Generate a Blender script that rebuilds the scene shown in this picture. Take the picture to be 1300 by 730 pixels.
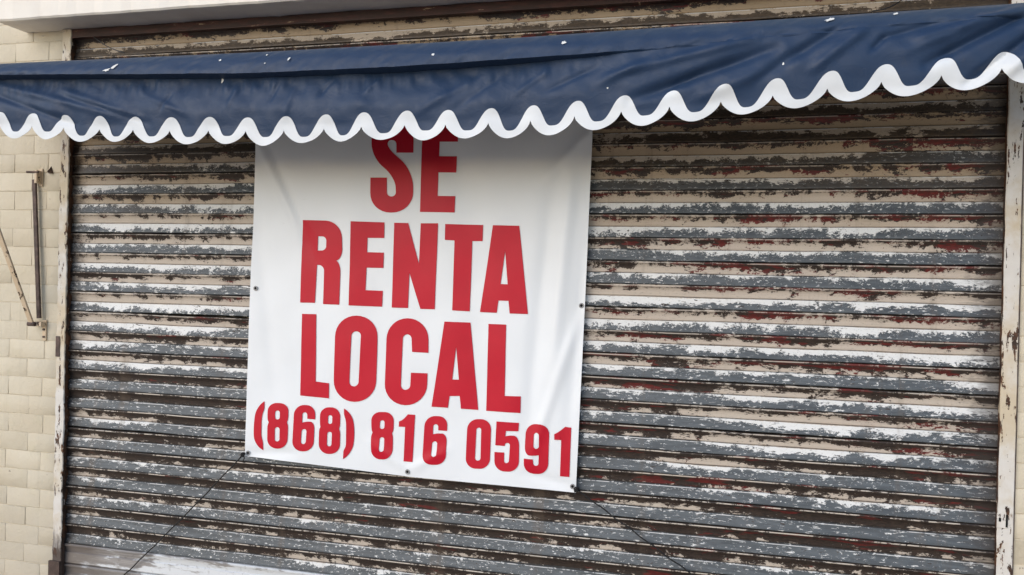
import bpy, bmesh, math, random
import numpy as np
from mathutils import Vector, Matrix
from mathutils.geometry import tessellate_polygon

random.seed(7); rng = np.random.default_rng(7)
sc = bpy.context.scene
for o in list(bpy.data.objects): bpy.data.objects.remove(o)
COL = sc.collection

# ------------------------------------------------------------------ camera
YAW, PITCH, ROLL, F = -0.2426338, -0.00545091, 0.022743, 1000.0
CAM = np.array([3.21697, -3.40241, 1.6])
def cam_axes():
    cy, sy = math.cos(YAW), math.sin(YAW)
    f = np.array([sy*math.cos(PITCH), cy*math.cos(PITCH), math.sin(PITCH)])
    r = np.array([cy, -sy, 0.0]); u = np.cross(r, f)
    c, s = math.cos(ROLL), math.sin(ROLL)
    return np.array([c*r + s*u, -s*r + c*u, f])
AX = cam_axes()
cd = bpy.data.cameras.new('camera'); cam = bpy.data.objects.new('camera', cd); COL.objects.link(cam)
cd.sensor_fit = 'HORIZONTAL'; cd.sensor_width = 36; cd.lens = 36*F/1300; cd.clip_start = .05; cd.clip_end = 600
m = Matrix.Identity(4)
for i in range(3):
    m[i][0], m[i][1], m[i][2], m[i][3] = AX[0][i], AX[1][i], -AX[2][i], CAM[i]
cam.matrix_world = m; sc.camera = cam

# ------------------------------------------------------------------ sky, sun, exposure (overcast, soft)
SUN_EL, SUN_AZ = 27.0, -152.0            # azimuth: clockwise from +Y; light comes from behind the camera, a little left
w = bpy.data.worlds.new('World'); sc.world = w; w.use_nodes = True
nt = w.node_tree; bg = nt.nodes['Background']
sky = nt.nodes.new('ShaderNodeTexSky'); sky.sky_type = 'NISHITA'; sky.sun_disc = False
sky.sun_elevation = math.radians(SUN_EL); sky.sun_rotation = math.radians(SUN_AZ)
sky.air_density = 1.0; sky.dust_density = 1.0; sky.ozone_density = 1.0
nt.links.new(sky.outputs[0], bg.inputs[0]); bg.inputs[1].default_value = 0.12
sd = bpy.data.lights.new('sun', 'SUN'); sun = bpy.data.objects.new('sun', sd); COL.objects.link(sun)
sd.energy = 0.9; sd.angle = math.radians(60); sd.color = (1.0, .975, .94)
az, el = math.radians(SUN_AZ), math.radians(SUN_EL)
sdir = Vector((math.sin(az)*math.cos(el), math.cos(az)*math.cos(el), math.sin(el)))
sun.rotation_euler = sdir.to_track_quat('Z', 'Y').to_euler(); sun.location = (0, -8, 10)
vs = sc.view_settings
vs.view_transform = 'Standard'; vs.look = 'None'; vs.gamma = 1; vs.use_curve_mapping = False
vs.exposure = 0.68

# ------------------------------------------------------------------ pixel (1300x730) -> point on a known plane
def ray(x, y): return np.array([(x-650)/F, -(y-365)/F, 1.0]) @ AX
def onY(x, y, Y): v = ray(x, y); return CAM + v*((Y-CAM[1])/v[1])
def onX(x, y, X): v = ray(x, y); return CAM + v*((X-CAM[0])/v[0])
def sstep(x, a, b):
    t = np.clip((np.asarray(x, float)-a)/(b-a), 0, 1); return t*t*(3-2*t)

# ------------------------------------------------------------------ mesh helpers
def new(name, verts, faces, mat=None, parent=None, smooth=False, uv=None, solid=0):
    me = bpy.data.meshes.new(name)
    me.from_pydata([tuple(map(float, v)) for v in verts], [], [tuple(map(int, f)) for f in faces]); me.update()
    if mat: me.materials.append(mat)
    if smooth: me.polygons.foreach_set('use_smooth', [True]*len(me.polygons))
    if uv is not None:
        l = me.uv_layers.new(name='UVMap'); uv = np.asarray(uv, float)
        idx = np.empty(len(me.loops), int); me.loops.foreach_get('vertex_index', idx)
        l.data.foreach_set('uv', uv[idx].ravel())
    o = bpy.data.objects.new(name, me); COL.objects.link(o); o.parent = parent
    if solid:
        md = o.modifiers.new('thickness', 'SOLIDIFY'); md.thickness = solid; md.offset = 1 if solid > 0 else -1
        es = o.modifiers.new('crisp_rim', 'EDGE_SPLIT'); es.split_angle = math.radians(55)
    return o
def thing(name, label, cat, loc=(0, 0, 0)):
    o = bpy.data.objects.new(name, None); COL.objects.link(o); o.location = loc
    o.empty_display_size = .1; o['label'] = label; o['category'] = cat; return o
def tag(o, label, cat, group=None):
    o['label'] = label; o['category'] = cat
    if group: o['group'] = group
    return o
def gridf(nu, nv, off=0, flip=False):
    f = []
    for i in range(nu-1):
        for j in range(nv-1):
            a = off+i*nv+j; q = (a, a+nv, a+nv+1, a+1); f.append(q[::-1] if flip else q)
    return f
class MB:
    def __init__(s): s.v = []; s.f = []
    def box(s, x0, x1, y0, y1, z0, z1):
        n = len(s.v)
        s.v += [(x, y, z) for x in (x0, x1) for y in (y0, y1) for z in (z0, z1)]
        s.f += [tuple(n+i for i in q) for q in ((0,1,3,2),(4,6,7,5),(0,4,5,1),(2,3,7,6),(0,2,6,4),(1,5,7,3))]
        return s
    def obox(s, c, ax, hs):
        n = len(s.v); c = np.array(c, float)
        for i in (-1, 1):
            for j in (-1, 1):
                for k in (-1, 1): s.v.append(c + ax[0]*hs[0]*i + ax[1]*hs[1]*j + ax[2]*hs[2]*k)
        s.f += [tuple(n+i for i in q) for q in ((0,1,3,2),(4,6,7,5),(0,4,5,1),(2,3,7,6),(0,2,6,4),(1,5,7,3))]
        return s
    def bar(s, a, b, side, w, t):
        a = np.array(a, float); b = np.array(b, float); d = b-a; L = np.linalg.norm(d); d /= L
        side = np.array(side, float); side -= d*(side@d); side /= np.linalg.norm(side)
        return s.obox((a+b)/2, [d, side, np.cross(d, side)], (L/2, w/2, t/2))
    def tube(s, pts, r, n=8, caps=True):
        P = np.array(pts, float); k = len(P); base = len(s.v)
        rr = np.broadcast_to(r, (k,)); T = np.gradient(P, axis=0); ref = np.array([0.31, 0.2, 0.93])
        for i in range(k):
            t = T[i]/np.linalg.norm(T[i]); a = np.cross(t, ref); a /= np.linalg.norm(a); b = np.cross(t, a)
            for j in range(n):
                q = 2*math.pi*j/n; s.v.append(P[i] + rr[i]*(a*math.cos(q)+b*math.sin(q)))
        for i in range(k-1):
            for j in range(n):
                s.f.append((base+i*n+j, base+i*n+(j+1) % n, base+(i+1)*n+(j+1) % n, base+(i+1)*n+j))
        if caps:
            s.f.append(tuple(base+j for j in range(n))[::-1]); s.f.append(tuple(base+(k-1)*n+j for j in range(n)))
        return s
    def build(s, name, mat, parent=None, smooth=False, bevel=0):
        o = new(name, s.v, s.f, None, parent)
        bm = bmesh.new(); bm.from_mesh(o.data); bmesh.ops.recalc_face_normals(bm, faces=bm.faces)
        if bevel: bmesh.ops.bevel(bm, geom=bm.edges[:], offset=bevel, segments=2, profile=.6, affect='EDGES')
        bm.to_mesh(o.data); bm.free(); o.data.materials.append(mat)
        if smooth: o.data.polygons.foreach_set('use_smooth', [True]*len(o.data.polygons))
        return o

# ------------------------------------------------------------------ node helpers
class NT:
    def __init__(s, name):
        s.m = bpy.data.materials.new(name); s.m.use_nodes = True; s.t = s.m.node_tree
        s.b = s.t.nodes['Principled BSDF']; s.pos = s.t.nodes.new('ShaderNodeNewGeometry').outputs['Position']
        sp = s.t.nodes.new('ShaderNodeSeparateXYZ'); s.t.links.new(s.pos, sp.inputs[0]); s.X, s.Y, s.Z = sp.outputs
    def put(s, sock, v):
        if isinstance(v, bpy.types.NodeSocket): s.t.links.new(v, sock)
        elif isinstance(v, tuple) and len(v) == 3 and sock.type == 'RGBA': sock.default_value = (*v, 1)
        else: sock.default_value = v
    def ma(s, op, a, b=0.0, c=None, clamp=False):
        n = s.t.nodes.new('ShaderNodeMath'); n.operation = op; n.use_clamp = clamp
        s.put(n.inputs[0], a); s.put(n.inputs[1], b)
        if c is not None: s.put(n.inputs[2], c)
        return n.outputs[0]
    def add(s, a, b): return s.ma('ADD', a, b)
    def sub(s, a, b): return s.ma('SUBTRACT', a, b)
    def mul(s, a, b): return s.ma('MULTIPLY', a, b)
    def mx(s, a, b): return s.ma('MAXIMUM', a, b)
    def mn(s, a, b): return s.ma('MINIMUM', a, b)
    def inv(s, a): return s.ma('SUBTRACT', 1.0, a)
    def st(s, x, a, b, lo=0.0, hi=1.0):
        n = s.t.nodes.new('ShaderNodeMapRange'); n.interpolation_type = 'SMOOTHSTEP'
        s.put(n.inputs[0], x)
        if isinstance(a, float) and isinstance(b, float) and a > b: a, b, lo, hi = b, a, hi, lo
        s.put(n.inputs[1], a); s.put(n.inputs[2], b); s.put(n.inputs[3], lo); s.put(n.inputs[4], hi)
        return n.outputs[0]
    def cmb(s, x, y, z):
        n = s.t.nodes.new('ShaderNodeCombineXYZ'); [s.put(n.inputs[i], v) for i, v in enumerate((x, y, z))]; return n.outputs[0]
    def noise(s, vec=None, scale=1.0, detail=4.0, rough=.6, dist=0.0):
        n = s.t.nodes.new('ShaderNodeTexNoise'); s.put(n.inputs['Vector'], s.pos if vec is None else vec)
        n.inputs['Scale'].default_value = scale; n.inputs['Detail'].default_value = detail
        n.inputs['Roughness'].default_value = rough; n.inputs['Distortion'].default_value = dist; return n.outputs[0]
    def mix(s, f, a, b):
        n = s.t.nodes.new('ShaderNodeMix'); n.data_type = 'RGBA'
        s.put(n.inputs[0], f); s.put(n.inputs[6], a); s.put(n.inputs[7], b); return n.outputs[2]
    def bump(s, h, strength=.5, dist=.002):
        n = s.t.nodes.new('ShaderNodeBump'); n.inputs['Strength'].default_value = strength
        n.inputs['Distance'].default_value = dist; s.put(n.inputs['Height'], h); s.t.links.new(n.outputs[0], s.b.inputs['Normal'])
    def out(s, col, rough=.6, spec=.5, metal=0.0):
        s.put(s.b.inputs['Base Color'], col); s.put(s.b.inputs['Roughness'], rough)
        s.b.inputs['Specular IOR Level'].default_value = spec; s.put(s.b.inputs['Metallic'], metal); return s.m

def mat_wall():
    n = NT('cream_masonry_paint')
    big = n.noise(scale=1.6, detail=5); med = n.noise(scale=9.0, detail=6, rough=.7); fine = n.noise(scale=90.0, detail=4)
    c = n.mix(n.st(big, .35, .7), (.56, .495, .385), (.61, .555, .45))
    c = n.mix(n.mul(n.st(med, .52, .75), .35), c, (.48, .44, .31))
    c = n.mix(n.mul(n.st(n.add(n.Z, n.mul(n.sub(med, .5), .8)), .75, .0), .55), c, (.43, .39, .33))
    sp = n.noise(scale=42.0, detail=2); c = n.mix(n.mul(n.st(sp, .73, .76), .7), c, (.14, .11, .08))
    streak = n.noise(n.cmb(n.mul(n.X, 22.0), 0.0, n.mul(n.Z, 1.2)), 1.0, 4)
    c = n.mix(n.mul(n.st(streak, .55, .8), .22), c, (.36, .33, .26))
    n.bump(n.add(n.add(n.mul(med, 1.0), n.mul(n.noise(scale=24.0, detail=4), .6)), n.mul(fine, .25)), 1.0, .006); return n.out(c, .68, .3)
def mat_ledge():
    n = NT('white_ledge_paint'); a = n.noise(scale=3.0, detail=6, rough=.65); f = n.noise(scale=70.0)
    c = n.mix(n.st(a, .35, .75), (.82, .775, .715), (.72, .66, .59))
    n.bump(n.add(a, n.mul(f, .2)), .35, .004); return n.out(c, .7, .3)
def mat_mortar():
    n = NT('painted_mortar'); a = n.noise(scale=25.0, detail=5)
    c = n.mix(n.st(a, .4, .75), (.56, .495, .385), (.50, .44, .34)); n.bump(a, .6, .004); return n.out(c, .75, .3)

def mat_shutter():
    n = NT('flaking_shutter_paint')
    uv = n.t.nodes.new('ShaderNodeUVMap'); uv.uv_map = 'UVMap'
    sp = n.t.nodes.new('ShaderNodeSeparateXYZ'); n.t.links.new(uv.outputs[0], sp.inputs[0]); U, V = sp.outputs[0], sp.outputs[1]
    R = n.t.nodes.new('ShaderNodeObjectInfo').outputs['Random']; R40 = n.mul(R, 60.0)
    q = n.mul(V, .1)                                             # metres down the slat
    Us = n.mul(U, n.add(.72, n.mul(n.ma('FRACT', n.mul(R, 7.31)), .75)))     # flake length differs from slat to slat
    def nz(sx, sv, off, det=5.0, ro=.65, di=0.0): return n.noise(n.cmb(n.mul(Us, sx), n.mul(q, sv), n.add(R40, off)), 1.0, det, ro, di)
    flake = nz(24.0, 85.0, 0.0, 8.0, .70, .5); big = nz(2.0, 8.0, 11.0, 3.0); fine = nz(110.0, 170.0, 3.0, 3.0, .7)
    mid = nz(6.0, 36.0, 23.0, 6.0, .68, .4); jag = nz(70.0, 150.0, 31.0, 6.0, .72, .6); row = nz(.5, 0.0, 47.0, 2.0); row2 = nz(.9, 3.0, 83.0, 2.0)
    scr = nz(5.0, 330.0, 91.0, 3.0, .6)
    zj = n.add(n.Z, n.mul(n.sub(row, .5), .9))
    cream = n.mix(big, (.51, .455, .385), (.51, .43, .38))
    cream = n.mix(n.st(zj, 1.75, 2.3), cream, (.35, .258, .162))  # browner toward the top: grime, plus awning shade put into the colour
    cream = n.mix(n.mul(n.st(scr, .5, .75), .45), cream, (.34, .265, .20))
    white = n.mix(big, (.74, .74, .74), (.62, .63, .64))
    grey = n.mix(n.st(mid, .3, .7), (.046, .056, .067), (.095, .110, .126))
    grey = n.mix(n.mul(n.st(scr, .52, .72), .5), grey, (.045, .050, .056))
    dark = n.mix(n.st(jag, .35, .65), (.013, .009, .008), (.042, .027, .021))
    olive = n.mix(n.st(jag, .35, .65), (.035, .025, .018), (.085, .060, .038))
    red = n.mix(n.st(flake, .4, .7), (.075, .009, .008), (.155, .018, .016))
    low = n.st(zj, 1.55, .70)                                    # bare toward the ground
    # ---- upper half of the slat: cream over dark / red oxide
    redm = n.st(n.sub(n.add(n.add(mid, n.mul(n.sub(big, .5), .55)), n.mul(n.st(U, .8, 3.4), .085)), n.mul(low, .06)), .612, .635)
    under = n.mix(redm, dark, red)
    hang = nz(12.0, 16.0, 63.0, 8.0, .70, .4)                      # flaked areas hang down from the joint with ragged lower edges
    cov = n.add(n.add(n.mul(n.sub(hang, .5), 1.5), n.mul(n.sub(jag, .5), .85)), n.add(n.mul(n.sub(big, .5), .75), n.mul(n.sub(row2, .5), .9)))
    cov = n.add(cov, n.add(n.mul(n.sub(flake, .5), .7), n.mul(low, .26)))
    chip = n.st(n.sub(cov, n.st(V, .10, .50, -.10, .26)), -.010, .010)
    upper = n.mix(chip, cream, under)
    # ---- lower half: blue grey over white
    pw = nz(11.0, 11.0, 67.0, 8.0, .70, .4)
    g = n.add(n.add(n.mul(n.sub(pw, .5), 1.6), n.mul(n.sub(jag, .5), .85)), n.add(n.mul(n.sub(big, .5), .6), n.mul(n.sub(row2, .5), 1.2)))
    g = n.add(n.add(g, n.mul(n.sub(flake, .5), .7)), n.st(zj, 1.25, .5, .0, .23))
    greym = n.st(n.add(g, n.st(V, .50, .95, -.15, .30)), -.008, .010)
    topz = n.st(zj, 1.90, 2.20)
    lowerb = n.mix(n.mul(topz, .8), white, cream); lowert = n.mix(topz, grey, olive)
    lower = n.mix(greym, lowerb, lowert)
    fl = n.st(n.add(nz(38.0, 120.0, 77.0, 6.0, .74, .5), n.mul(n.sub(flake, .5), .45)), .60, .62); lower = n.mix(n.mul(fl, n.inv(topz)), lower, white)
    dk = n.st(n.add(nz(30.0, 90.0, 57.0, 6.0, .7, .4), n.mul(n.sub(mid, .5), .4)), .645, .655); lower = n.mix(dk, lower, dark)
    bandv = n.add(n.add(V, n.mul(n.sub(row2, .5), .22)), n.mul(n.sub(jag, .5), .12))
    bandv = n.add(bandv, n.mul(n.sub(mid, .5), .08))
    c = n.mix(n.st(bandv, .51, .525), upper, lower)
    # grey overspill on the upper half, patches
    sp2 = n.mul(n.st(n.add(mid, n.mul(n.sub(jag, .5), .3)), .64, .65), n.st(U, 1.0, 4.4)); c = n.mix(n.mul(n.mul(sp2, n.inv(topz)), .0), c, grey)
    # ---- worn lip and ridge line with painted highlights, grimy joint
    lipn = nz(5.0, 0.0, 71.0, 7.0, .78)
    lip = n.mul(n.mul(n.st(V, .092, .072), n.st(V, .025, .040)), n.st(n.add(lipn, n.mul(n.sub(jag, .5), .5)), .47, .50))
    c = n.mix(n.mul(lip, n.add(.62, n.mul(low, .33))), c, n.mix(big, (.58, .55, .51), (.48, .39, .31)))
    drk = n.mul(n.st(V, .10, .115), n.st(V, .155, .135)); c = n.mix(n.mul(drk, n.mul(n.st(jag, .40, .55), .75)), c, (.05, .036, .028))
    rid = n.mul(n.mul(n.st(V, .535, .545), n.st(V, .575, .565)), n.st(lipn, .46, .50)); c = n.mix(n.mul(rid, .8), c, white)
    drk = n.mul(n.st(V, .495, .51), n.st(V, .535, .525)); c = n.mix(n.mul(drk, n.st(lipn, .62, .45, .45, .9)), c, (.035, .027, .022))
    gr = n.mx(n.st(V, .978, .990), n.st(V, .020, .008)); c = n.mix(n.mul(gr, .75), c, (.030, .024, .020))
    # dirt: film and runs; ends darkened by grime and painted guide-rail shade
    c = n.mix(n.mul(n.st(fine, .55, .75), .40), c, (.085, .066, .052))
    run = n.noise(n.cmb(n.mul(n.X, 9.0), 0.0, n.mul(n.Z, .55)), 1.0, 6, .68); c = n.mix(n.mul(n.st(run, .53, .72), .42), c, (.11, .080, .058))
    ends = n.mx(n.st(n.add(U, n.mul(n.sub(flake, .5), .25)), .14, .02), n.st(n.add(U, n.mul(n.sub(flake, .5), .3)), 4.17, 4.31))
    c = n.mix(n.mul(ends, .72), c, (.035, .028, .026))
    n.bump(n.add(n.add(n.mul(n.mul(chip, n.st(V, .53, .5)), -.8), n.mul(n.mul(greym, n.st(V, .5, .53)), .7)), n.mul(fine, .35)), .6, .0016)
    return n.out(c, n.st(fine, .2, .8, .42, .62), .45)
def mat_bar():
    n = NT('worn_bottom_bar'); v = n.noise(n.cmb(n.mul(n.X, 1.3), 0.0, n.mul(n.Z, 150.0)), 1.0, 6, .6); a = n.noise(n.cmb(n.mul(n.X, 4.0), 0.0, n.mul(n.Z, 22.0)), 1.0, 6, .65); f = n.noise(scale=55.0, detail=4)
    c = n.mix(n.st(v, .35, .65), (.30, .285, .28), (.20, .185, .18)); c = n.mix(n.st(n.add(a, n.mul(n.st(n.X, .2, .8), .17)), .56, .64), c, (.60, .62, .65))
    c = n.mix(n.mul(n.st(f, .55, .75), .35), c, (.10, .085, .075)); c = n.mix(n.st(n.add(n.X, n.mul(n.sub(a, .5), .6)), .34, .10), c, (.15, .13, .12))
    n.bump(n.add(v, n.mul(f, .4)), .3, .002); return n.out(c, .42, .5)
def mat_guide():
    n = NT('chipped_guide_paint'); a = n.noise(scale=20.0, detail=6, rough=.7); b = n.noise(n.cmb(n.mul(n.X, 40.0), n.mul(n.Y, 40.0), n.mul(n.Z, 9.0)), 1.0, 6, .7, .4); big = n.noise(scale=1.7, detail=3)
    c = n.mix(a, (.68, .655, .62), (.58, .55, .52))
    och = n.mul(n.st(n.add(big, n.mul(a, .25)), .55, .72), .75); c = n.mix(n.mul(och, .8), c, (.50, .38, .20))
    rust = n.mix(n.st(a, .4, .65), (.035, .020, .015), (.13, .055, .025))
    edge = n.st(n.Y, -.043, -.034)                                # the return faces are bare
    ch = n.st(n.add(n.add(b, n.mul(n.sub(n.noise(scale=75.0, detail=4), .5), .2)), n.mul(edge, .22)), .575, .59); c = n.mix(ch, c, rust)
    c = n.mix(n.mul(n.st(n.add(n.Z, n.mul(n.sub(b, .5), .25)), .30, .16), .95), c, (.06, .04, .033))
    n.bump(n.add(n.mul(ch, -1.0), n.mul(a, .4)), .5, .002); return n.out(c, .6, .4)
def mat_rust(name='brown_rusty_steel', base=(.055, .035, .03)):
    n = NT(name); a = n.noise(scale=30.0, detail=6, rough=.7); c = n.mix(n.st(a, .4, .7), base, tuple(min(1, x*2.2) for x in base))
    n.bump(a, .5, .002); return n.out(c, .6, .4)
def mat_arm():
    n = NT('cream_chipped_arm_paint'); a = n.noise(n.cmb(n.mul(n.X, 30.0), n.mul(n.Y, 30.0), n.mul(n.Z, 22.0)), 1.0, 6, .7); b = n.noise(scale=6.0, detail=3)
    c = n.mix(b, (.62, .52, .40), (.56, .42, .28)); ch = n.st(a, .57, .59); c = n.mix(ch, c, (.06, .035, .025))
    n.bump(n.mul(ch, -1.0), .5, .002); return n.out(c, .6, .4)
def mat_head():
    n = NT('red_brown_head_beam'); a = n.noise(n.cmb(n.mul(n.X, 8.0), 0.0, n.mul(n.Z, 50.0)), 1.0, 6, .68); c = n.mix(n.st(a, .45, .6), (.034, .014, .012), (.065, .022, .018))
    c = n.mix(n.st(a, .64, .655), c, (.40, .30, .20)); n.bump(a, .4, .002); return n.out(c, .6, .4)
def mat_blue():
    n = NT('navy_vinyl'); a = n.noise(scale=3.0, detail=5); f = n.noise(scale=28.0, detail=5, rough=.6); d = n.noise(n.cmb(n.mul(n.add(n.X, n.mul(n.Z, .7)), 26.0), 0.0, n.mul(n.sub(n.Z, n.mul(n.X, .5)), 9.0)), 1.0, 4)
    c = n.mix(a, (.0135, .032, .076), (.018, .040, .091))
    up = n.st(n.add(n.Z, n.mul(n.sub(a, .5), .05)), 2.46, 2.53); c = n.mix(n.mul(up, .8), c, (.046, .066, .096))   # paler along the bar: sky light on the strip put into the colour
    sc_ = n.noise(n.cmb(n.mul(n.X, 22.0), 0.0, n.mul(n.Z, 60.0)), 1.0, 6, .75); c = n.mix(n.mul(n.st(sc_, .68, .72), .35), c, (.15, .18, .23))
    c = n.mix(n.mul(n.st(f, .6, .8), .25), c, (.06, .066, .08))
    d2 = n.noise(n.cmb(n.mul(n.sub(n.X, n.mul(n.Z, .9)), 9.0), 0.0, n.mul(n.add(n.Z, n.mul(n.X, .3)), 15.0)), 1.0, 5, .6, .6)
    rdg = n.st(n.ma('ABSOLUTE', n.sub(d2, .5)), .0, .07)
    n.bump(n.add(n.add(n.mul(d, .35), n.mul(f, .15)), n.mul(rdg, -.16)), .36, .005); return n.out(c, n.st(f, .3, .7, .45, .58), .30)
def mat_plain(name, col, rough=.5, spec=.5, sc_=30.0, var=.12, bump=.15):
    n = NT(name); a = n.noise(scale=sc_, detail=5); b = n.noise(scale=sc_/9, detail=4)
    c = n.mix(n.mul(n.st(n.add(n.mul(a, .5), n.mul(b, .5)), .35, .7), 1.0), col, tuple(x*(1-var) for x in col)); n.bump(a, bump, .002); return n.out(c, rough, spec)
def mat_banner():
    n = NT('white_banner_vinyl'); a = n.noise(scale=2.2, detail=5); f = n.noise(scale=14.0, detail=4)
    c = n.mix(n.mul(n.st(a, .4, .75), .6), (.745, .775, .82), (.69, .715, .75)); sm = n.noise(n.cmb(n.mul(n.X, 9.0), 0.0, n.mul(n.Z, 30.0)), 1.0, 5, .7)
    c = n.mix(n.mul(n.st(sm, .66, .74), .18), c, (.35, .32, .28)); n.bump(n.add(a, n.mul(f, .12)), .25, .006); return n.out(c, .42, .4)
def mat_pavement():
    n = NT('concrete_pavement'); a = n.noise(scale=.8, detail=8, rough=.65); f = n.noise(scale=60.0)
    c = n.mix(n.st(a, .3, .7), (.50, .42, .325), (.40, .33, .25)); n.bump(n.add(a, f), .4, .004); return n.out(c, .85, .3)

M = dict(wall=mat_wall(), ledge=mat_ledge(), mortar=mat_mortar(), shutter=mat_shutter(), bar=mat_bar(), guide=mat_guide(), rust=mat_rust(), arm=mat_arm(),
         head=mat_head(), blue=mat_blue(), trim=mat_plain('white_vinyl_trim', (.68, .71, .75), .45, .4, 9.0, .10), banner=mat_banner(),
         red=mat_plain('red_print', (.50, .006, .025), .45, .25, 12.0, .10, .05), steel=mat_plain('galvanised_steel', (.30, .30, .31), .4, .5),
         black=mat_plain('black_cord', (.012, .012, .013), .6, .4), hole=mat_plain('dark_opening', (.008, .008, .008), .8, .2),
         drop=mat_plain('white_splash', (.75, .75, .74), .7, .3), pave=mat_pavement(), core=mat_plain('rear_masonry', (.45, .40, .32), .8, .3))

# ------------------------------------------------------------------ pavement
g = new('pavement', [(-150, -150, 0), (150, -150, 0), (150, 150, 0), (-150, 150, 0)], [(0, 1, 2, 3)], M['pave']); g['kind'] = 'structure'

# ------------------------------------------------------------------ shop wall
SOF = 2.845                                                     # underside of the ledge
XL0, XL1 = -0.012, 0.040                                        # left guide rail front face
XR0, XR1 = 4.312, 4.366                                         # right guide rail front face
FACE = -0.030                                                   # brick face
wall = thing('shop_wall', 'cream painted brick shop wall surrounding the closed roller shutter', 'wall', (2.16, 0, 0)); wo = np.array([2.16, 0, 0])
def W(b): b.v = [tuple(np.array(v)-wo) for v in b.v]; return b
b = MB(); b.box(-7.6, XL0-.004, FACE+.0026, .34, 0, SOF+.05); b.box(XR1+.004, 9.2, FACE+.0026, .34, 0, SOF+.05)
W(b).build('mortar_bed', M['mortar'], wall)
b = MB(); b.box(-7.6, 9.2, FACE+.0026, .34, SOF+.052, 4.4); W(b).build('upper_wall', M['wall'], wall)
b = MB(); b.box(-7.5, 9.1, .34, .5, 0, 4.2); W(b).build('back_wall', M['core'], wall)
# ledge: slab with a slightly uneven lower arris
XLED0, XLED1, LD = -.245, 9.1, -.215
nx = 180; vv = []
prof = [(FACE-.001, SOF), (LD+.008, SOF), (LD, SOF+.008), (LD-.004, SOF+.25), (LD+.004, SOF+.262), (FACE-.001, SOF+.27)]
for i in range(nx):
    X = XLED0 + (XLED1-XLED0)*i/(nx-1)
    for (y, z) in prof:
        d = .0025*math.sin(X*9.1)+.002*math.sin(X*23.7+1)+.0015*math.sin(X*61)
        vv.append((X-wo[0], y + (d if y < -.1 else 0), z + (d*.7 if z < SOF+.1 else 0)))
k = len(prof); ff = gridf(nx, k, flip=True)
ff += [(i*k+k-1, i*k, (i+1)*k, (i+1)*k+k-1) for i in range(nx-1)]; ff += [tuple(range(k)), tuple((nx-1)*k+j for j in range(k))[::-1]]
o = new('concrete_ledge', vv, ff, None, wall); bm = bmesh.new(); bm.from_mesh(o.data); bmesh.ops.recalc_face_normals(bm, faces=bm.faces); bm.to_mesh(o.data); bm.free(); o.data.materials.append(M['ledge'])
# bricks
BH, BL, GAP = .0965, .212, .0024
def brick_mesh(L, seed):
    r = random.Random(seed); bm = bmesh.new(); bmesh.ops.create_cube(bm, size=1)
    for v in bm.verts: v.co = Vector((v.co.x*(L-GAP), v.co.y*.036, v.co.z*(BH-GAP)))
    fe = [e for e in bm.edges if all(v.co.y < 0 for v in e.verts)]
    bmesh.ops.bevel(bm, geom=fe, offset=.0032, segments=2, profile=.5, affect='EDGES')
    for v in bm.verts:
        v.co += Vector((r.uniform(-1, 1)*.0014, r.uniform(-1, 1)*.0012, r.uniform(-1, 1)*.0014))
    me = bpy.data.meshes.new('brick'); bm.to_mesh(me); bm.free(); me.materials.append(M['wall'])
    me.polygons.foreach_set('use_smooth', [True]*len(me.polygons)); return me
cache = {}
def brick_at(x0, x1, zc):
    L = round(x1-x0, 2); key = (L, random.randint(0, 3))
    if key not in cache: cache[key] = brick_mesh(L, hash(key) % 999)
    o = bpy.data.objects.new('brick', cache[key]); COL.objects.link(o); o.parent = wall
    o.location = ((x0+x1)/2-wo[0], FACE+.018+random.uniform(-.0006, .0010), zc+random.uniform(-.001, .001))
    o.rotation_euler = (random.uniform(-.012, .012), random.uniform(-.007, .007), random.uniform(-.005, .005))
zj0 = onY(40, 408, FACE)[2]; zj0 -= math.floor(zj0/BH)*BH
far = MB(); row_i = 0; z = zj0-BH
while z < SOF:
    z0, z1 = max(z, 0.0), z+BH
    if z1-z0 > BH*.6 and z1 < SOF+.12:
        zc = z+BH/2; off = (row_i % 2)*BL/2
        for side in (-1, 1):
            edge = XL0-.004 if side < 0 else XR1+.004; L0 = BL*.86 if row_i % 2 else BL*.43; x = 0; first = True
            while x < (7.4 if side < 0 else 4.6):
                L = L0+random.uniform(-.012, .012) if first else BL+random.uniform(-.012, .012); first = False
                a, c = (edge-x-L, edge-x) if side < 0 else (edge+x, edge+x+L)
                lim = 1.05 if side < 0 else .55
                if x < lim: brick_at(a, c, zc)
                else: far.box(a+GAP/2, c-GAP/2, FACE-random.uniform(0, .0012), FACE+.03, zc-BH/2+GAP/2, zc+BH/2-GAP/2)
                x += L
    z += BH; row_i += 1
fo = W(far).build('brick_courses', M['wall'], wall); fo['kind'] = 'stuff'
# small rusty stub left in the wall by the arm
p = onY(65, 216, FACE); b = MB(); n0 = len(b.v)
b.v += [(p[0]-.016, FACE-.001, p[2]-.016), (p[0]+.016, FACE-.001, p[2]-.018), (p[0]+.002, FACE-.001, p[2]+.020), (p[0]+.004, FACE-.03, p[2]-.012)]
b.f += [(0, 1, 3), (1, 2, 3), (2, 0, 3), (0, 2, 1)]; W(b).build('iron_stub', M['rust'], wall)

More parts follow.
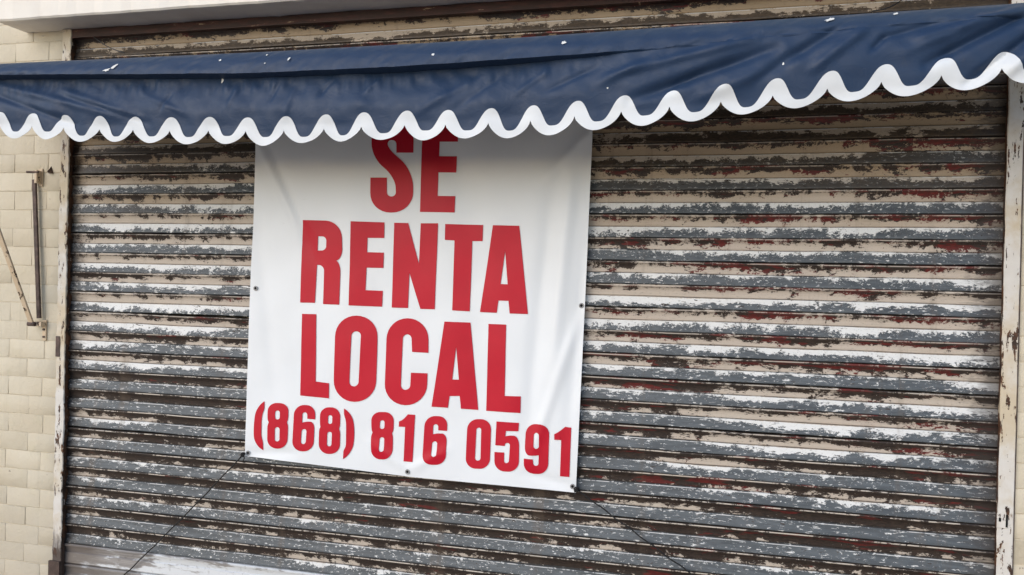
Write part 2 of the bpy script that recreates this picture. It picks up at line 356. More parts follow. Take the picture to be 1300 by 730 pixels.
# ------------------------------------------------------------------ roller shutter
shut = thing('roller_shutter', 'closed metal roller shutter with flaking grey, cream and red paint', 'roller shutter', (2.16, 0, 0))
Z0 = 1.6 + .60835                                              # joint n = 0
P10 = .1
PROF = [(0.0, .002), (.008, -.006), (.022, -.0105), (.045, -.0122), (.080, -.0122), (.115, -.0092), (.15, -.005), (.22, .000), (.33, .0035), (.45, .0045), (.490, .0050), (.503, .0085), (.522, .0085), (.535, -.0005), (.555, -.0010),
        (.66, -.0020), (.78, -.0055), (.88, -.0095), (.950, -.0112), (.975, -.0108), (.990, -.004), (1.0, .002)]
def slat(n, mat):
    nx = 150; X = np.linspace(-.03, 4.36, nx); r = np.random.default_rng(100+n)
    wob = sum(r.normal()*a*np.sin(X*k+r.uniform(0, 6.3)) for a, k in ((.0016, .8), (.0010, 2.1), (.0007, 5.0), (.0004, 13.0)))
    wy = sum(r.normal()*a*np.sin(X*k+r.uniform(0, 6.3)) for a, k in ((.0014, 1.1), (.0010, 3.7), (.0006, 11.0)))
    dent = np.zeros(nx)
    for _ in range(r.integers(0, 4)):
        c = r.uniform(.1, 4.2); dent += r.uniform(.0015, .004)*np.exp(-((X-c)/r.uniform(.03, .12))**2)
    vv, uv = [], []
    for i in range(nx):
        for (v, y) in PROF:
            k = math.sin(math.pi*v)
            vv.append((X[i]-2.16, y+wy[i]+dent[i]*k, Z0-P10*(n+v)+wob[i])); uv.append((X[i], v))
    return new('slat', vv, gridf(nx, len(PROF), flip=True), mat, shut, True, uv)
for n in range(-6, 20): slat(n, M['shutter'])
# bottom bar: two broad worn mouldings
zb = Z0-2.0
pb = [(zb, .010), (zb-.001, -.016), (zb-.006, -.0205), (zb-.012, -.0195), (zb-.016, -.010), (zb-.042, -.006), (zb-.047, -.012), (zb-.095, -.018), (zb-.1, -.014), (zb-.104, -.002), (zb-.106, -.016), (zb-.111, -.021), (zb-.117, -.019), (zb-.121, -.010), (zb-.150, -.008), (zb-.156, -.016), (zb-.200, -.020), (zb-.204, .012)]
X = np.linspace(-.03, 4.36, 60)
new('bottom_bar', [(x-2.16, y, max(z+.0015*math.sin(x*1.7), .003)) for x in X for (z, y) in pb], gridf(60, len(pb), flip=True), M['bar'], shut)
b = MB(); b.box(XL1+.002-2.16, XR0-.002-2.16, -.040, .02, Z0+.590, SOF-.001); b.box(XL1+.002-2.16, XR0-.002-2.16, -.045, -.0402, Z0+.590, Z0+.597); b.build('head_beam', M['head'], shut, bevel=.001)

# ------------------------------------------------------------------ guide rails
def guide(x0, x1, label):
    base = thing('shutter_guide_rail', label, 'guide rail', ((x0+x1)/2, 0, 0)); cx = (x0+x1)/2
    zs = np.linspace(.002, SOF-.002, 150); r = np.random.default_rng(int(x1*100)); vv = []
    ring = [(x0, .03), (x0, -.0435), (x0+.0025, -.046), (x1-.0025, -.046), (x1, -.0435), (x1, -.022), (x1-.01, -.0218), (x1-.01, .03)]
    if x0 > 2: ring = [(x1, .03), (x1, -.0435), (x1-.0025, -.046), (x0+.0025, -.046), (x0, -.0435), (x0, -.022), (x0+.01, -.0218), (x0+.01, .03)]
    ja = sum(r.normal()*.0007*np.sin(zs*k+r.uniform(0, 6)) for k in (3, 9, 25, 60, 110)); jb = sum(r.normal()*.0010*np.sin(zs*k+r.uniform(0, 6)) for k in (2, 11, 33, 80))
    for i, z in enumerate(zs):
        for j, (x, y) in enumerate(ring): vv.append((x-cx+(ja[i] if 2 < j < 6 else jb[i]*.5), y+(jb[i]*.5 if 0 < j < 5 else 0), z))
    k = len(ring); ff = [(i*k+j, i*k+(j+1) % k, (i+1)*k+(j+1) % k, (i+1)*k+j) for i in range(len(zs)-1) for j in range(k)] + [tuple(range(k)), tuple((len(zs)-1)*k+j for j in range(k))]
    o = new('channel', vv, ff, None, base); bm = bmesh.new(); bm.from_mesh(o.data); bmesh.ops.recalc_face_normals(bm, faces=bm.faces); bm.to_mesh(o.data); bm.free(); o.data.materials.append(M['guide'])
    return base, cx
gl, cx = guide(XL0, XL1, 'off-white chipped shutter guide rail next to the awning pivot bracket')
za, zb2 = onY(78, 453, -.047)[2], onY(78, 427, -.047)[2]
b = MB(); b.box(XL0-.001-cx, XL0+.024-cx, -.0495, -.0462, za, zb2); b.build('keeper_plate', M['rust'], gl, bevel=.0008)
b = MB(); b.box(XL0-.012-cx, XL1+.003-cx, -.058, -.0464, .001, onY(72, 713, -.058)[2]); b.build('rail_shoe', M['rust'], gl, bevel=.0015)
gr, cx = guide(XR0, XR1, 'ochre stained white shutter guide rail with a latch slot, no bracket beside it')
pl = onY(1275, 661, -.047); b = MB(); b.box(pl[0]-.026-cx, pl[0]+.012-cx, -.0495, -.0462, pl[2]-.028, pl[2]+.026); lp = b.build('latch_plate', M['guide'], gr, bevel=.0008)
b = MB(); b.box(pl[0]+.004-cx, pl[0]+.011-cx, -.0510, -.0497, pl[2]-.024, pl[2]+.024); b.box(pl[0]-.020-cx, pl[0]-.012-cx, -.0510, -.0497, pl[2]-.004, pl[2]+.010); b.build('latch_hook', M['hole'], lp)
b = MB(); b.tube([(XR1+.002-cx, -.0375, .01), (XR1+.003-cx, -.0375, 1.4), (XR1+.002-cx, -.0375, SOF-.01)], .0035, 6); b.build('sealant_bead', M['rust'], gr)

# ------------------------------------------------------------------ awning
AD = .6
def ip(x, pts): return np.interp(x, [q[0] for q in pts], [q[1] for q in pts])
def pxc(lst): 
    r = sorted([(p_[0], p_[2]) for p_ in (onY(x, y, -AD) for x, y in lst)]); return [(-.6, r[0][1])] + r + [(5.0, r[-1][1]+.03)]
def smooth_curve(pts):
    xs = np.linspace(-.6, 5.0, 281); ys = ip(xs, pts); k = np.exp(-np.linspace(-2, 2, 21)**2); k /= k.sum()
    ys = np.convolve(np.pad(ys, 10, 'edge'), k, 'valid'); return lambda x: np.interp(x, xs, ys)
ztop = smooth_curve(pxc([(0, 78), (330, 63), (650, 45), (970, 22), (1300, 0)]))
zseam0 = smooth_curve(pxc([(0, 98), (300, 97), (500, 89), (700, 75), (860, 62), (1050, 42), (1300, 20)]))
BR = .036
def zseam(x): return np.minimum(zseam0(x), ztop(x)-BR-.020)
SCX = [2, 43, 83, 129, 172, 218.6, 268, 315, 364, 415, 463, 518, 570, 624.5, 678, 734, 793.6, 854.7, 920, 985.6, 1054.6, 1122.8, 1199, 1274.5]
SCY = [142, 144, 146, 148, 148, 149.6, 148.5, 149.6, 148, 145.7, 143, 140.5, 140.5, 138, 135, 129, 122.4, 116.4, 109.3, 101.5, 92.4, 83.8, 75.5, 66.4]
zpk = smooth_curve(pxc(list(zip(SCX, SCY))))
cusps = [onY(x, y, -AD)[0] for x, y in zip(SCX, SCY)]
cusps = [cusps[0]-.177*2, cusps[0]-.177] + cusps + [cusps[-1]+.178, cusps[-1]+.355]
AX0, AX1 = cusps[0], cusps[-1]
def seg(a, b_, amp, wd):
    A = onY(*a, -AD); B = onY(*b_, -AD); return (A[0], A[2], B[0], B[2], amp, wd)
FOLDS = [seg(a, b_, am, wd) for a, b_, am, wd in [
    ((-20, 104), (165, 150), -.011, .016), ((-20, 116), (95, 158), .012, .014), ((70, 112), (180, 150), -.009, .013), ((80, 124), (190, 156), .008, .012),
    ((180, 120), (240, 146), -.006, .012), ((215, 118), (205, 140), .005, .01), ((300, 108), (290, 135), -.005, .012), ((350, 104), (342, 128), .005, .01),
    ((372, 106), (362, 150), -.004, .012), ((420, 100), (402, 122), .005, .01), ((478, 98), (462, 118), -.005, .01), ((610, 96), (530, 142), -.006, .016), ((640, 92), (575, 140), .005, .014),
    ((700, 86), (655, 120), -.005, .012), ((760, 84), (690, 118), .006, .012), ((840, 70), (760, 108), -.006, .015), ((985, 62), (800, 128), .017, .020), ((960, 50), (770, 98), -.010, .016), ((1010, 76), (880, 128), -.008, .02),
    ((1070, 34), (960, 102), .016, .020), ((1100, 36), (1030, 90), -.010, .018), ((1125, 46), (1105, 66), .008, .012), ((1196, 28), (1120, 50), .008, .012), ((1215, 34), (1160, 52), -.007, .01), ((1320, 10), (1175, 82), .018, .017), ((1330, 30), (1225, 108), .015, .015), ((1330, -6), (1150, 66), -.010, .018), ((1340, 40), (1270, 100), -.010, .014),
    ((900, 88), (850, 112), .005, .012), ((1250, 20), (1210, 40), -.006, .012)]]
def fold(X, Z):
    d = np.zeros_like(X)
    for ax, az_, bx, bz, am, wd in FOLDS:
        dx, dz = bx-ax, bz-az_; L2 = dx*dx+dz*dz
        t = np.clip(((X-ax)*dx+(Z-az_)*dz)/L2, 0, 1); e = np.hypot(X-ax-t*dx, Z-az_-t*dz)
        d += am*np.exp(-(e/wd)**2)*np.clip(4*t*(1-t)+.35, 0, 1)
    return d
def vnoise(X, Z, seed, fx, fz):
    r = np.random.default_rng(seed); d = np.zeros_like(X)
    for _ in range(9):
        kx, kz = r.normal()*fx, r.normal()*fz; d += np.sin(X*kx+Z*kz+r.uniform(0, 6.3))
    return d/3
def crease(X): return 1-sstep(X, 2.3, 3.2)
def val_y(X, Z):
    X = np.asarray(X, float); Z = np.asarray(Z, float)
    zs = zseam(X); t = np.clip((zs-Z)/.2, 0, 1)
    near = np.exp(-((zs-Z-.04)/.035)**2)
    y = -AD + .004 - .012*(1-crease(X)) - .014*np.sin(math.pi*np.clip(t, 0, 1))*.8 + crease(X)*.030*(1-sstep(zs-Z, .022, .15))
    y = y + (1.05+.2*sstep(X, 2.2, 3.2))*fold(X, Z) + .0030*vnoise(X, Z, 3, 11, 17) + .0016*vnoise(X, Z, 8, 42, 42) + .0035*near*vnoise(X, Z, 12, 80, 40)*crease(X)
    return y + .002*np.sin(X*35.5)*t
awn = thing('awning', 'dark blue vinyl awning with white scalloped trim hanging over the shutter', 'awning', (2.16, -.25, 0)); ao = np.array([2.16, -.25, 0])
def A_(v): return [tuple(np.array(q)-ao) for q in v]
# canopy sheet: wall -> over the bar -> seam ; then the valance
xs = np.linspace(AX0, AX1, 760)
def strip_y(X, Z):                                             # front of the fabric over the bar, leaning out toward its lower hem
    q = np.clip((ztop(X)-Z)/np.maximum(ztop(X)-zseam(X), .01), 0, 1)
    return -AD+.035-(.043+.016*crease(X))*np.sin(q*math.pi/2)**.75
rows = []
for t in np.linspace(0, 1, 10)[:-1]: rows.append(('s', t))
for a in np.linspace(0, 1, 16): rows.append(('b', a))
for t in np.linspace(.2, 1, 5): rows.append(('c', t))
vv = np.zeros((len(xs), len(rows), 3))
for j, (k, t) in enumerate(rows):
    zt, zs = ztop(xs), zseam(xs); cy, cz = -AD+.026, zt-BR
    wr = .0022*vnoise(xs, xs*0+j*.012, 5, 16, 40) + .0014*vnoise(xs, xs*0+j*.008, 6, 70, 70)
    if k == 's': y = -.10+(-AD+.035+.10)*t+xs*0; z = 2.505+(zt-2.505)*t - .03*math.sin(math.pi*t)
    elif k == 'b': z = zt+(zs+.006-zt)*(.08*t+.92*t**1.25); y = strip_y(xs, z)+wr*(1 if t else 0)
    else: z = zs+.006*(1-t)+xs*0; ya = strip_y(xs, zs+.006); y = ya+(val_y(xs, zs)-ya)*t
    fw = fold(xs, z)*(0 if k == 's' else 1)*sstep(zt-z, .0, .05)
    vv[:, j, 0] = xs; vv[:, j, 1] = y + (fw*1.1 if k == 'b' else fw*(1-t) if k == 'c' else 0); vv[:, j, 2] = z
new('canopy', A_(vv.reshape(-1, 3)), gridf(len(xs), len(rows), flip=True), M['blue'], awn, True, solid=.0015)
# scallops
NS = 30; sx, Ul, Ll = [], [], []; rt = random.Random(5)
for a, c in zip(cusps[:-1], cusps[1:]):
    da, db = rt.uniform(-.005, .005), rt.uniform(-.004, .004)
    for i in range(NS):
        s = i/NS; x = a+(c-a)*s; pk = float(zpk(x)); s1 = s+.06*math.sin(math.pi*s)**2
        tq = math.sin(math.pi*s1)**2; up = pk-(.080+da*tq)*(.62*tq*tq*(3-2*tq)+.38*(1-(1-tq)**1.5))
        s2 = (s+2/NS) % 1.0; s2 += .04*math.sin(math.pi*s2)**2
        lo = pk-.054-(.055+db)*math.sin(math.pi*s2)**.66
        sx.append(x); Ul.append(up); Ll.append(min(lo, up-.020))
sx = np.array(sx); Ul = np.array(Ul); Ll = np.array(Ll)
nr = 34; vv = np.zeros((len(sx), nr, 3))
for j in range(nr):
    t = j/(nr-1); top = zseam(sx); Z = top+(Ul-.008-top)*t
    vv[:, j] = np.stack([sx, val_y(sx, Z), Z], 1)
new('valance', A_(vv.reshape(-1, 3)), gridf(len(sx), nr, flip=True), M['blue'], awn, True, solid=.0015)
nr = 8; vv = np.zeros((len(sx), nr, 3))
for j in range(nr):
    t = j/(nr-1); Z = Ul+(Ll-Ul)*t; vv[:, j] = np.stack([sx, val_y(sx, Z)-.0032, Z], 1)
new('scalloped_trim', A_(vv.reshape(-1, 3)), gridf(len(sx), nr, flip=True), M['trim'], awn, True, solid=.0014)
def AT(b): b.v = A_(b.v); return b
AT(MB().tube([(x, -AD+.040, float(ztop(x))-BR) for x in np.linspace(AX0+.01, AX1-.01, 40)], .022, 14)).build('front_bar', M['steel'], awn, True)
AT(MB().tube([(x, -.10, 2.47) for x in np.linspace(-.24, 4.58, 8)], .033, 14)).build('roller_tube', M['steel'], awn, True)
XA = float(onY(48, 410, -.05)[0]); XB = 4.352+.09+(-XA)*.2
def arm_set(X, s):
    pv = np.array([X-.012*s, -.075, onY(40, 411, -.06)[2]])
    end = np.array([X-.012*s, -AD+.026, float(ztop(X))-BR-.03])
    a = AT(MB().bar(pv, end, (1, 0, 0), .026, .010)).build('arm', M['arm'], awn, bevel=.0015)
    # slide rail: dark bar standing off the wall between hook and pivot
    zt, zb_ = onY(44, 228, -.05)[2], onY(50, 404, -.05)[2]
    x_t, x_b = onY(44, 228, -.05)[0], onY(50, 404, -.05)[0]
    if s < 0: x_t, x_b = 2*X-0+(-x_t)-X+X*0 if False else X+.012, X+.0
    AT(MB().bar((x_t, -.052, zt), (x_b, -.052, zb_), (1, 0, 0), .021, .012)).build('slide_rail', M['rust'], awn, bevel=.0015)
    # hook
    b = MB(); zc = zt+.012; b.box(x_t+.022*s-.014, x_t+.022*s+.014, -.038, FACE-.001, zc-.045, zc+.045); b.box(x_t+.022*s-.007, x_t+.022*s+.007, -.068, -.0382, zc-.032, zc+.034)
    h = AT(b).build('hook_plate', M['arm'], awn, bevel=.002)
    b = MB(); b.tube([(x_t+.036*s, -.062, zc+.024), (x_t-.026*s, -.074, zc+.024)], .006, 8); b.build('pin', M['rust'], h); 
    hp = [c for c in h.children][0]
    for v in hp.data.vertices: v.co -= Vector(ao)
    # pivot bracket
    b = MB(); zc = pv[2]; b.box(X+.030*s-.011, X+.030*s+.011, -.040, FACE-.001, zc-.085, zc+.020); b.box(*(sorted((X-.006*s, X+.0405*s))), -.072, -.0402, zc-.012, zc+.012)
    br = AT(b).build('pivot_bracket', M['arm'], awn, bevel=.002)
    for (dx, dz) in ((.030, -.028), (.030, -.066)):
        q = MB(); q.tube([(X+dx*s, -.0395, zc+dz), (X+dx*s, -.046, zc+dz)], .006, 8); q.v = A_(q.v); q.build('bolt', M['rust'], br)
    q = MB(); q.tube([(X-.03*s, -.079, zc), (X+.012*s, -.079, zc)], .011, 10); q.v = A_(q.v); q.build('pivot_pin', M['rust'], br)
    b = MB(); b.box(X-.03, X+.03, -.04, FACE-.001, 2.40, 2.54); b.box(X-.006, X+.006, -.13, -.0402, 2.43, 2.51); AT(b).build('roller_bracket', M['steel'], awn, bevel=.002)
arm_set(XA, 1); arm_set(4.47, -1)
for a, c in (((118, 46, -.025), (158, 67, -AD+.04)), ((1150, -4, -.025), (1108, 14, -AD+.04))):
    A0, B0 = onY(*a), onY(*c); AT(MB().tube([A0+(B0-A0)*t-np.array([0, 0, .012*math.sin(math.pi*t)]) for t in np.linspace(0, 1, 12)], .0024, 6)).build('stay_wire', M['black'], awn, True)
# droppings and scuffs on the vinyl
def splash(px, py, w_, h_, ang, seed):
    r = random.Random(seed); c = onY(px, py, -AD); k = 14; out = []
    rad = [r.uniform(.45, 1.0) for _ in range(k)]
    cs, sn = math.cos(ang), math.sin(ang)
    up = c[2] > float(zseam(c[0]))
    ring = []
    for f in (0.0, .5, 1.0):
        for i in range(k):
            a = 2*math.pi*i/k; u, v = math.cos(a)*rad[i]*w_*f, math.sin(a)*rad[i]*h_*f
            x, z = c[0]+u*cs-v*sn, c[2]+u*sn+v*cs
            if up:
                y = float(strip_y(x, z)+fold(np.array([x]), np.array([z]))[0]*float(sstep(ztop(x)-z, 0, .05)))-.0060
            else: y = float(val_y(np.array(x), np.array(z)))-.0026
            ring.append((x, y, z))
    f = gridf(3, k); f += [(i*k+k-1, (i+1)*k+k-1, (i+1)*k, i*k) for i in range(2)]
    return new('splash', A_(ring), f, M['drop'], awn, True)
for i, (px, py, w_, h_, a) in enumerate([(149, 86, .020, .009, .7), (141, 91, .022, .007, .2), (277, 100, .006, .016, 0), (281, 77, .008, .006, 0), (340, 82, .004, .004, 0), (369, 76, .010, .005, .9), (552, 71, .007, .007, 0), (716, 55, .013, .010, .4), (772, 113, .004, .004, 0), (1054, 24, .022, .008, .35), (1138, 16, .012, .005, .5), (994, 82, .004, .007, 0), (338, 69, .004, .006, 0)]):
    splash(px, py, w_, h_, a, i)

# ------------------------------------------------------------------ banner
BY = -.042
c_tl, c_tr, c_bl, c_br = (329, 132), (755.5, 112), (311, 579), (731, 625.5)
def bpx(u, v):
    bow_l = -2.0*math.sin(math.pi*v); e = 3.0*math.sin(math.pi*u)*v*v - .8*abs(math.sin(2*math.pi*u))*v*v
    x = (c_tl[0]*(1-v)+c_bl[0]*v)*(1-u)+(c_tr[0]*(1-v)+c_br[0]*v)*u + (bow_l*(1-u) if u < .5 else 1.5*math.sin(math.pi*v)*u*0)
    y = (c_tl[1]*(1-v)+c_bl[1]*v)*(1-u)+(c_tr[1]*(1-v)+c_br[1]*v)*u + e
    return x, y
BF = []
for a, c, am, wd in [((326, 170), (384, 300), -.009, .020), ((340, 190), (400, 330), .006, .030), ((322, 230), (350, 500), .006, .045), ((728, 200), (700, 480), -.008, .032), ((700, 250), (668, 560), .006, .035), ((738, 395), (672, 585), -.006, .022), ((745, 300), (720, 560), .005, .03),
                     ((757, 160), (690, 230), -.007, .025), ((560, 170), (600, 260), .005, .07), ((518, 598), (470, 560), -.004, .02), ((518, 598), (570, 570), -.004, .02), ((311, 575), (380, 575), .004, .02), ((731, 618), (660, 600), .004, .02), ((450, 200), (440, 500), -.004, .09), ((600, 250), (610, 560), .004, .08)]:
    A0, B0 = onY(*a, BY), onY(*c, BY); BF.append((A0[0], A0[2], B0[0], B0[2], am, wd))
def ban_y(X, Z):
    X = np.asarray(X, float); Z = np.asarray(Z, float); d = np.zeros_like(X)
    for ax, az_, bx, bz, am, wd in BF:
        dx, dz = bx-ax, bz-az_; t = np.clip(((X-ax)*dx+(Z-az_)*dz)/(dx*dx+dz*dz), 0, 1)
        d = d + 1.6*am*np.exp(-(np.hypot(X-ax-t*dx, Z-az_-t*dz)/wd)**2)*np.clip(4*t*(1-t)+.3, 0, 1)
    return BY + d - .010*sstep(Z, 1.6, 2.3) + .0018*np.sin(X*7+Z*3)*np.sin(Z*4) + .0012*np.sin(X*23-Z*9)*np.sin(Z*13+X*4)
ban = thing('banner', 'white vinyl banner with red lettering offering the shop for rent', 'banner', tuple(onY(520, 601, BY))); bo = np.array(ban.location)
nu, nv = 120, 120; vv = []
for i in range(nu):
    for j in range(nv):
        p = onY(*bpx(i/(nu-1), j/(nv-1)), BY); vv.append((p[0], float(ban_y(p[0], p[2])), p[2]))
new('sheet', np.array(vv)-bo, gridf(nu, nv, flip=True), M['banner'], ban, True, solid=.0012)
def fillet(poly):
    out = []; n = len(poly)
    for i in range(n):
        x, y, r = (*poly[i], 0)[:3]; P = np.array([x, y], float)
        if not r: out.append(P); continue
        A = np.array(poly[i-1][:2], float)-P; B = np.array(poly[(i+1) % n][:2], float)-P; la, lb = np.linalg.norm(A), np.linalg.norm(B)
        ra = min(r, la*(.5 if len(poly[i-1]) > 2 and poly[i-1][2] else .98)); rb = min(r, lb*(.5 if len(poly[(i+1) % n]) > 2 and poly[(i+1) % n][2] else .98))
        p0, p3 = P+A/la*ra, P+B/lb*rb; p1, p2 = p0+(P-p0)*.56, p3+(P-p3)*.56
        for t in np.linspace(0, 1, 9): out.append((1-t)**3*p0+3*(1-t)**2*t*p1+3*(1-t)*t*t*p2+t**3*p3)
    return out
T1, T2, T3, T4, T5 = (460, 155, 5.614), (375, 270, 5.6125), (525, 275, 5.6125), (375, 390, 5.6125), (525, 400, 5.6125)
T6, T7, T8 = (310, 500, 7.3), (450, 510, 7.3), (585, 525, 7.3)
GL = [
 ('letter', T1, [[(370,221),(375,2,130),(74,2,130),(76,250,90),(242,400,90),(246,532,31),(182,532,31),(182,398),(66,398),(62,646,140),(366,646,150),(368,350,110),(190,190,60),(188,132,28),(250,132,28),(250,221)]]),
 ('letter', T1, [[(414,641),(437,14),(690,20),(686,142),(556,142),(551,245),(676,245),(670,360),(546,360),(541,528),(664,528),(660,645)]]),
 ('letter', T2, [[(55,53),(338,60,120),(343,330,75),(297,342),(328,362,60),(318,655),(200,651),(208,372,42),(157,372),(142,642),(37,640)], [(166,168),(226,170,32),(222,270,32),(160,270)]]),
 ('letter', T2, [[(404,63),(640,70),(637,181),(520,180),(516,282),(634,285),(630,394),(512,392),(504,552),(625,557),(619,670),(386,660)]]),
 ('letter', (0, 0, 1.0), [[(501.3,283),(519,283.2),(532.1,334.7),(534.8,283.6),(556.7,283.6),(552.1,392.6),(533.9,392.1),(520.2,346.6),(518.4,391),(497.6,390.4)]]),
 ('letter', T3, [[(228,53),(497,60),(492,175),(418,174),(400,675),(277,668),(293,170),(225,166)]]),
 ('letter', T3, [[(568,62),(756,66),(816,694),(686,690),(678,600),(606,598),(594,685),(472,680)], [(654,245),(672,482),(622,480)]]),
 ('letter', T4, [[(51,47),(153,49),(149,528),(244,541),(243,648),(37,628)]]),
 ('letter', T4, [[(292,57,150),(592,62,150),(574,676,150),(274,670,150)], [(408,170,32),(474,172,32),(453,563,32),(388,562,32)]]),
 ('letter', T4, [[(655,77,150),(950,80,150),(949,325),(833,318),(828,193,32),(768,193,32),(752,587,32),(818,588,32),(825,466),(942,471),(935,700,150),(634,695,150)]]),
 ('letter', T5, [[(222,46),(405,53),(460,676),(338,667),(330,576),(258,576),(246,660),(129,652)], [(305,228),(324,460),(277,458)]]),
 ('letter', T5, [[(534,63),(662,67),(651,575),(766,578),(763,697),(517,682)]]),
 ('bracket_mark', T6, [[(190,68),(112,120,80),(86,320,100),(100,470,80),(176,524),(178,440,20),(162,400,40),(165,200,60),(190,140,20)]]),
 ('digit', T6, [[(222,82,85),(416,86,85),(411,235,40),(398,262,8),(410,290,30),(402,508,90),(216,506,90),(218,290,30),(232,262,8),(218,235,40)], [(291,152,22),(335,153,22),(333,237,22),(290,236,22)], [(288,307,22),(332,307,22),(330,440,22),(286,440,22)]]),
 ('digit', T6, [[(468,100,95),(664,104,85),(661,236),(588,230),(587,170,22),(543,170,22),(540,266),(575,256,20),(657,258,70),(645,534,95),(444,530,95)], [(535,325,25),(582,325,25),(572,465,25),(527,464,25)]]),
 ('digit', T6, [[(708,122,85),(896,124,85),(893,295,40),(882,322,8),(893,350,30),(888,558,90),(694,552,90),(698,330,30),(712,305,8),(706,280,40)], [(783,195,20),(822,196,20),(820,277,20),(781,277,20)], [(775,350,20),(818,350,20),(812,484,20),(770,484,20)]]),
 ('bracket_mark', T6, [[(930,134),(1003,180,70),(1032,350,90),(1003,545,80),(918,604),(922,520,20),(945,490,40),(950,250,60),(930,195,20)]]),
 ('digit', T7, [[(160,92,85),(368,96,85),(365,265,40),(350,292,8),(360,320,30),(354,534,90),(158,532,90),(158,310,30),(172,285,8),(160,255,40)], [(240,170,20),(282,172,20),(280,252,20),(237,250,20)], [(237,327,20),(280,328,20),(277,460,20),(233,460,20)]]),
 ('digit', T7, [[(498,115),(565,120),(540,557),(457,551),(472,232),(413,230),(415,182),(455,165,25)]]),
 ('digit', T7, [[(656,130,95),(864,134,85),(859,270),(778,264),(777,207,24),(732,207,24),(728,302),(765,292,20),(858,296,70),(848,585,95),(628,580,95)], [(722,365,25),(770,366,25),(762,508,25),(712,506,25)]]),
 ('digit', T8, [[(64,50,95),(284,54,95),(268,514,95),(44,506,95)], [(146,130,24),(190,130,24),(183,436,24),(132,434,24)]]),
 ('digit', T8, [[(332,72),(541,85),(535,163),(420,160),(414,210),(450,200,30),(543,210,90),(540,540,100),(312,532,95),(313,355),(404,360),(402,458,24),(446,458,24),(458,272,24),(412,270,20),(408,300),(320,293)]]),
 ('digit', T8, [[(604,94,95),(824,98,95),(808,566,100),(584,555,95),(587,415),(670,422),(675,482,22),(720,484,22),(724,385),(690,388,30),(592,385,80)], [(680,174,25),(730,176,25),(726,325,25),(677,322,25)]]),
 ('digit', T8, [[(968,122),(1024,130),(1008,586),(920,580),(932,244),(868,242),(868,190),(915,165,25)]]),
]
for nm, (ox, oy, s), polys in GL:
    loops = []
    for pl_ in polys:
        L = []
        for q in fillet(pl_):
            p = onY(ox+q[0]/s, oy+q[1]/s, BY); L.append(Vector((p[0], p[2], 0)))
        loops.append(L)
    flat = [v for L in loops for v in L]; tris = tessellate_polygon(loops)
    bm = bmesh.new(); vs_ = [bm.verts.new((v.x, 0, v.y)) for v in flat]
    for t in tris:
        try: bm.faces.new([vs_[i] for i in t])
        except ValueError: pass
    xs_ = [v.x for v in flat]; zs_ = [v.y for v in flat]
    for lo, hi, nrm in ((min(xs_), max(xs_), (1, 0, 0)), (min(zs_), max(zs_), (0, 0, 1))):
        for t in np.arange(lo+.02, hi, .022):
            bmesh.ops.bisect_plane(bm, geom=bm.verts[:]+bm.edges[:]+bm.faces[:], plane_co=(t, 0, 0) if nrm[0] else (0, 0, t), plane_no=nrm)
    for v in bm.verts: v.co.y = float(ban_y(v.co.x, v.co.z))-.0040
    for f in bm.faces:
        f.normal_update()
        if f.normal.y > 0: f.normal_flip()
        f.smooth = True
    bmesh.ops.translate(bm, verts=bm.verts, vec=Vector(-bo))
    me = bpy.data.meshes.new(nm); bm.to_mesh(me); bm.free(); me.materials.append(M['red'])
    o = bpy.data.objects.new(nm, me); COL.objects.link(o); o.parent = ban
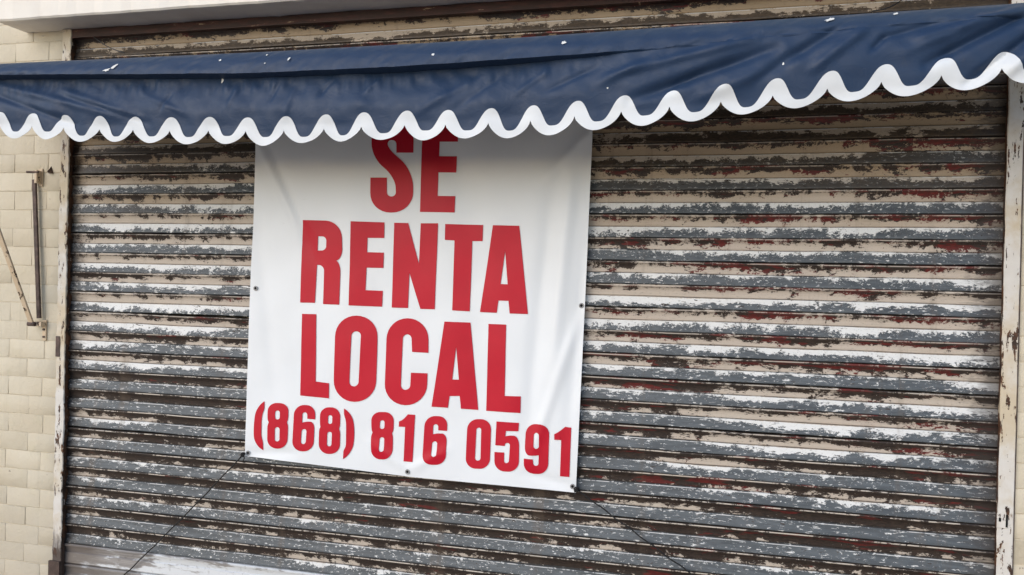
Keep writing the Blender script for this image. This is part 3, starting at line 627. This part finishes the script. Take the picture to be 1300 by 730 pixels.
# grommets
def ringmesh(r0, r1, h):
    n = 18; v = []; 
    for (r, y) in ((r0, 0), (r0, -h), ((r0+r1)/2, -h*1.4), (r1, -h), (r1, 0)):
        v += [(r*math.cos(2*math.pi*i/n), y, r*math.sin(2*math.pi*i/n)) for i in range(n)]
    f = [(j*n+i, j*n+(i+1) % n, (j+1)*n+(i+1) % n, (j+1)*n+i) for j in range(4) for i in range(n)]; return v, f
for gx, gy in ((738, 388), (324.5, 366), (518, 598.5), (315, 575), (727, 617.5), (540, 128), (333, 138), (750, 118)):
    p = onY(gx, gy, BY); y = float(ban_y(p[0], p[2]))-.001; v, f = ringmesh(.0062, .0115, .0018)
    o = new('grommet', v, f, M['steel'], ban, True); o.location = Vector((p[0], y-.0022, p[2]))-Vector(bo)
    n_ = 14; new('eyelet', [(.0064*math.cos(2*math.pi*i/n_), -.0008, .0064*math.sin(2*math.pi*i/n_)) for i in range(n_)], [tuple(range(n_))[::-1]], M['hole'], o)
# cords that hold the top corners to the roller tube (behind the valance)
for gx, gy in ((333, 138), (750, 118)):
    p = onY(gx, gy, BY); B0 = MB(); B0.tube([np.array([p[0], -.052, p[2]])-bo, np.array([p[0], -.075, 2.46])-bo], .003, 6); B0.build('hanging_cord', M['black'], ban)

# ------------------------------------------------------------------ cords from the lower corners
def cord(a, c, label, seed):
    r = np.random.default_rng(seed); A0 = onY(*a, -.055); B0 = onY(*c, -.030); d = (B0-A0); t_end = (A0[2]-.06)/(A0[2]-B0[2])
    ts = np.linspace(0, t_end, 60); side = np.array([d[2], 0, -d[0]])/np.linalg.norm(d)
    wv = sum(r.normal()*.0011*np.sin(ts*k+r.uniform(0, 6))*np.minimum(1, ts*6) for k in (5, 13, 29, 60))
    P = [A0+d*t+side*wv[i]-np.array([0, 0, .010*math.sin(math.pi*t/t_end)]) for i, t in enumerate(ts)]
    b = MB(); b.tube(P, .0033, 6)
    # knot and loop through the eyelet
    for k in range(3):
        b.tube([A0+np.array([.010*math.cos(q)*(1-.2*k), -.004-.003*k+.004*math.sin(2*q), .009*math.sin(q+k)]) for q in np.linspace(0, 5.8, 14)], .0030, 6)
    e = A0+np.array([r.uniform(-.03, .03), -.006, -.03]); b.tube([A0, (A0+e)/2+np.array([.006, 0, 0]), e], .0024, 6)
    loc = P[-1]; b.v = [tuple(np.array(v)-loc) for v in b.v]; o = b.build('cord', M['black'], None, True); o.location = loc
    return tag(o, label, 'cord')
cord((309, 577), (157, 730), 'thin black cord tied to the banner corner below the bracketed digits (868)', 1)
cord((732, 621), (884, 730), 'thin black cord tied to the banner corner below the digits 0591', 2)
bpy.context.view_layer.update()
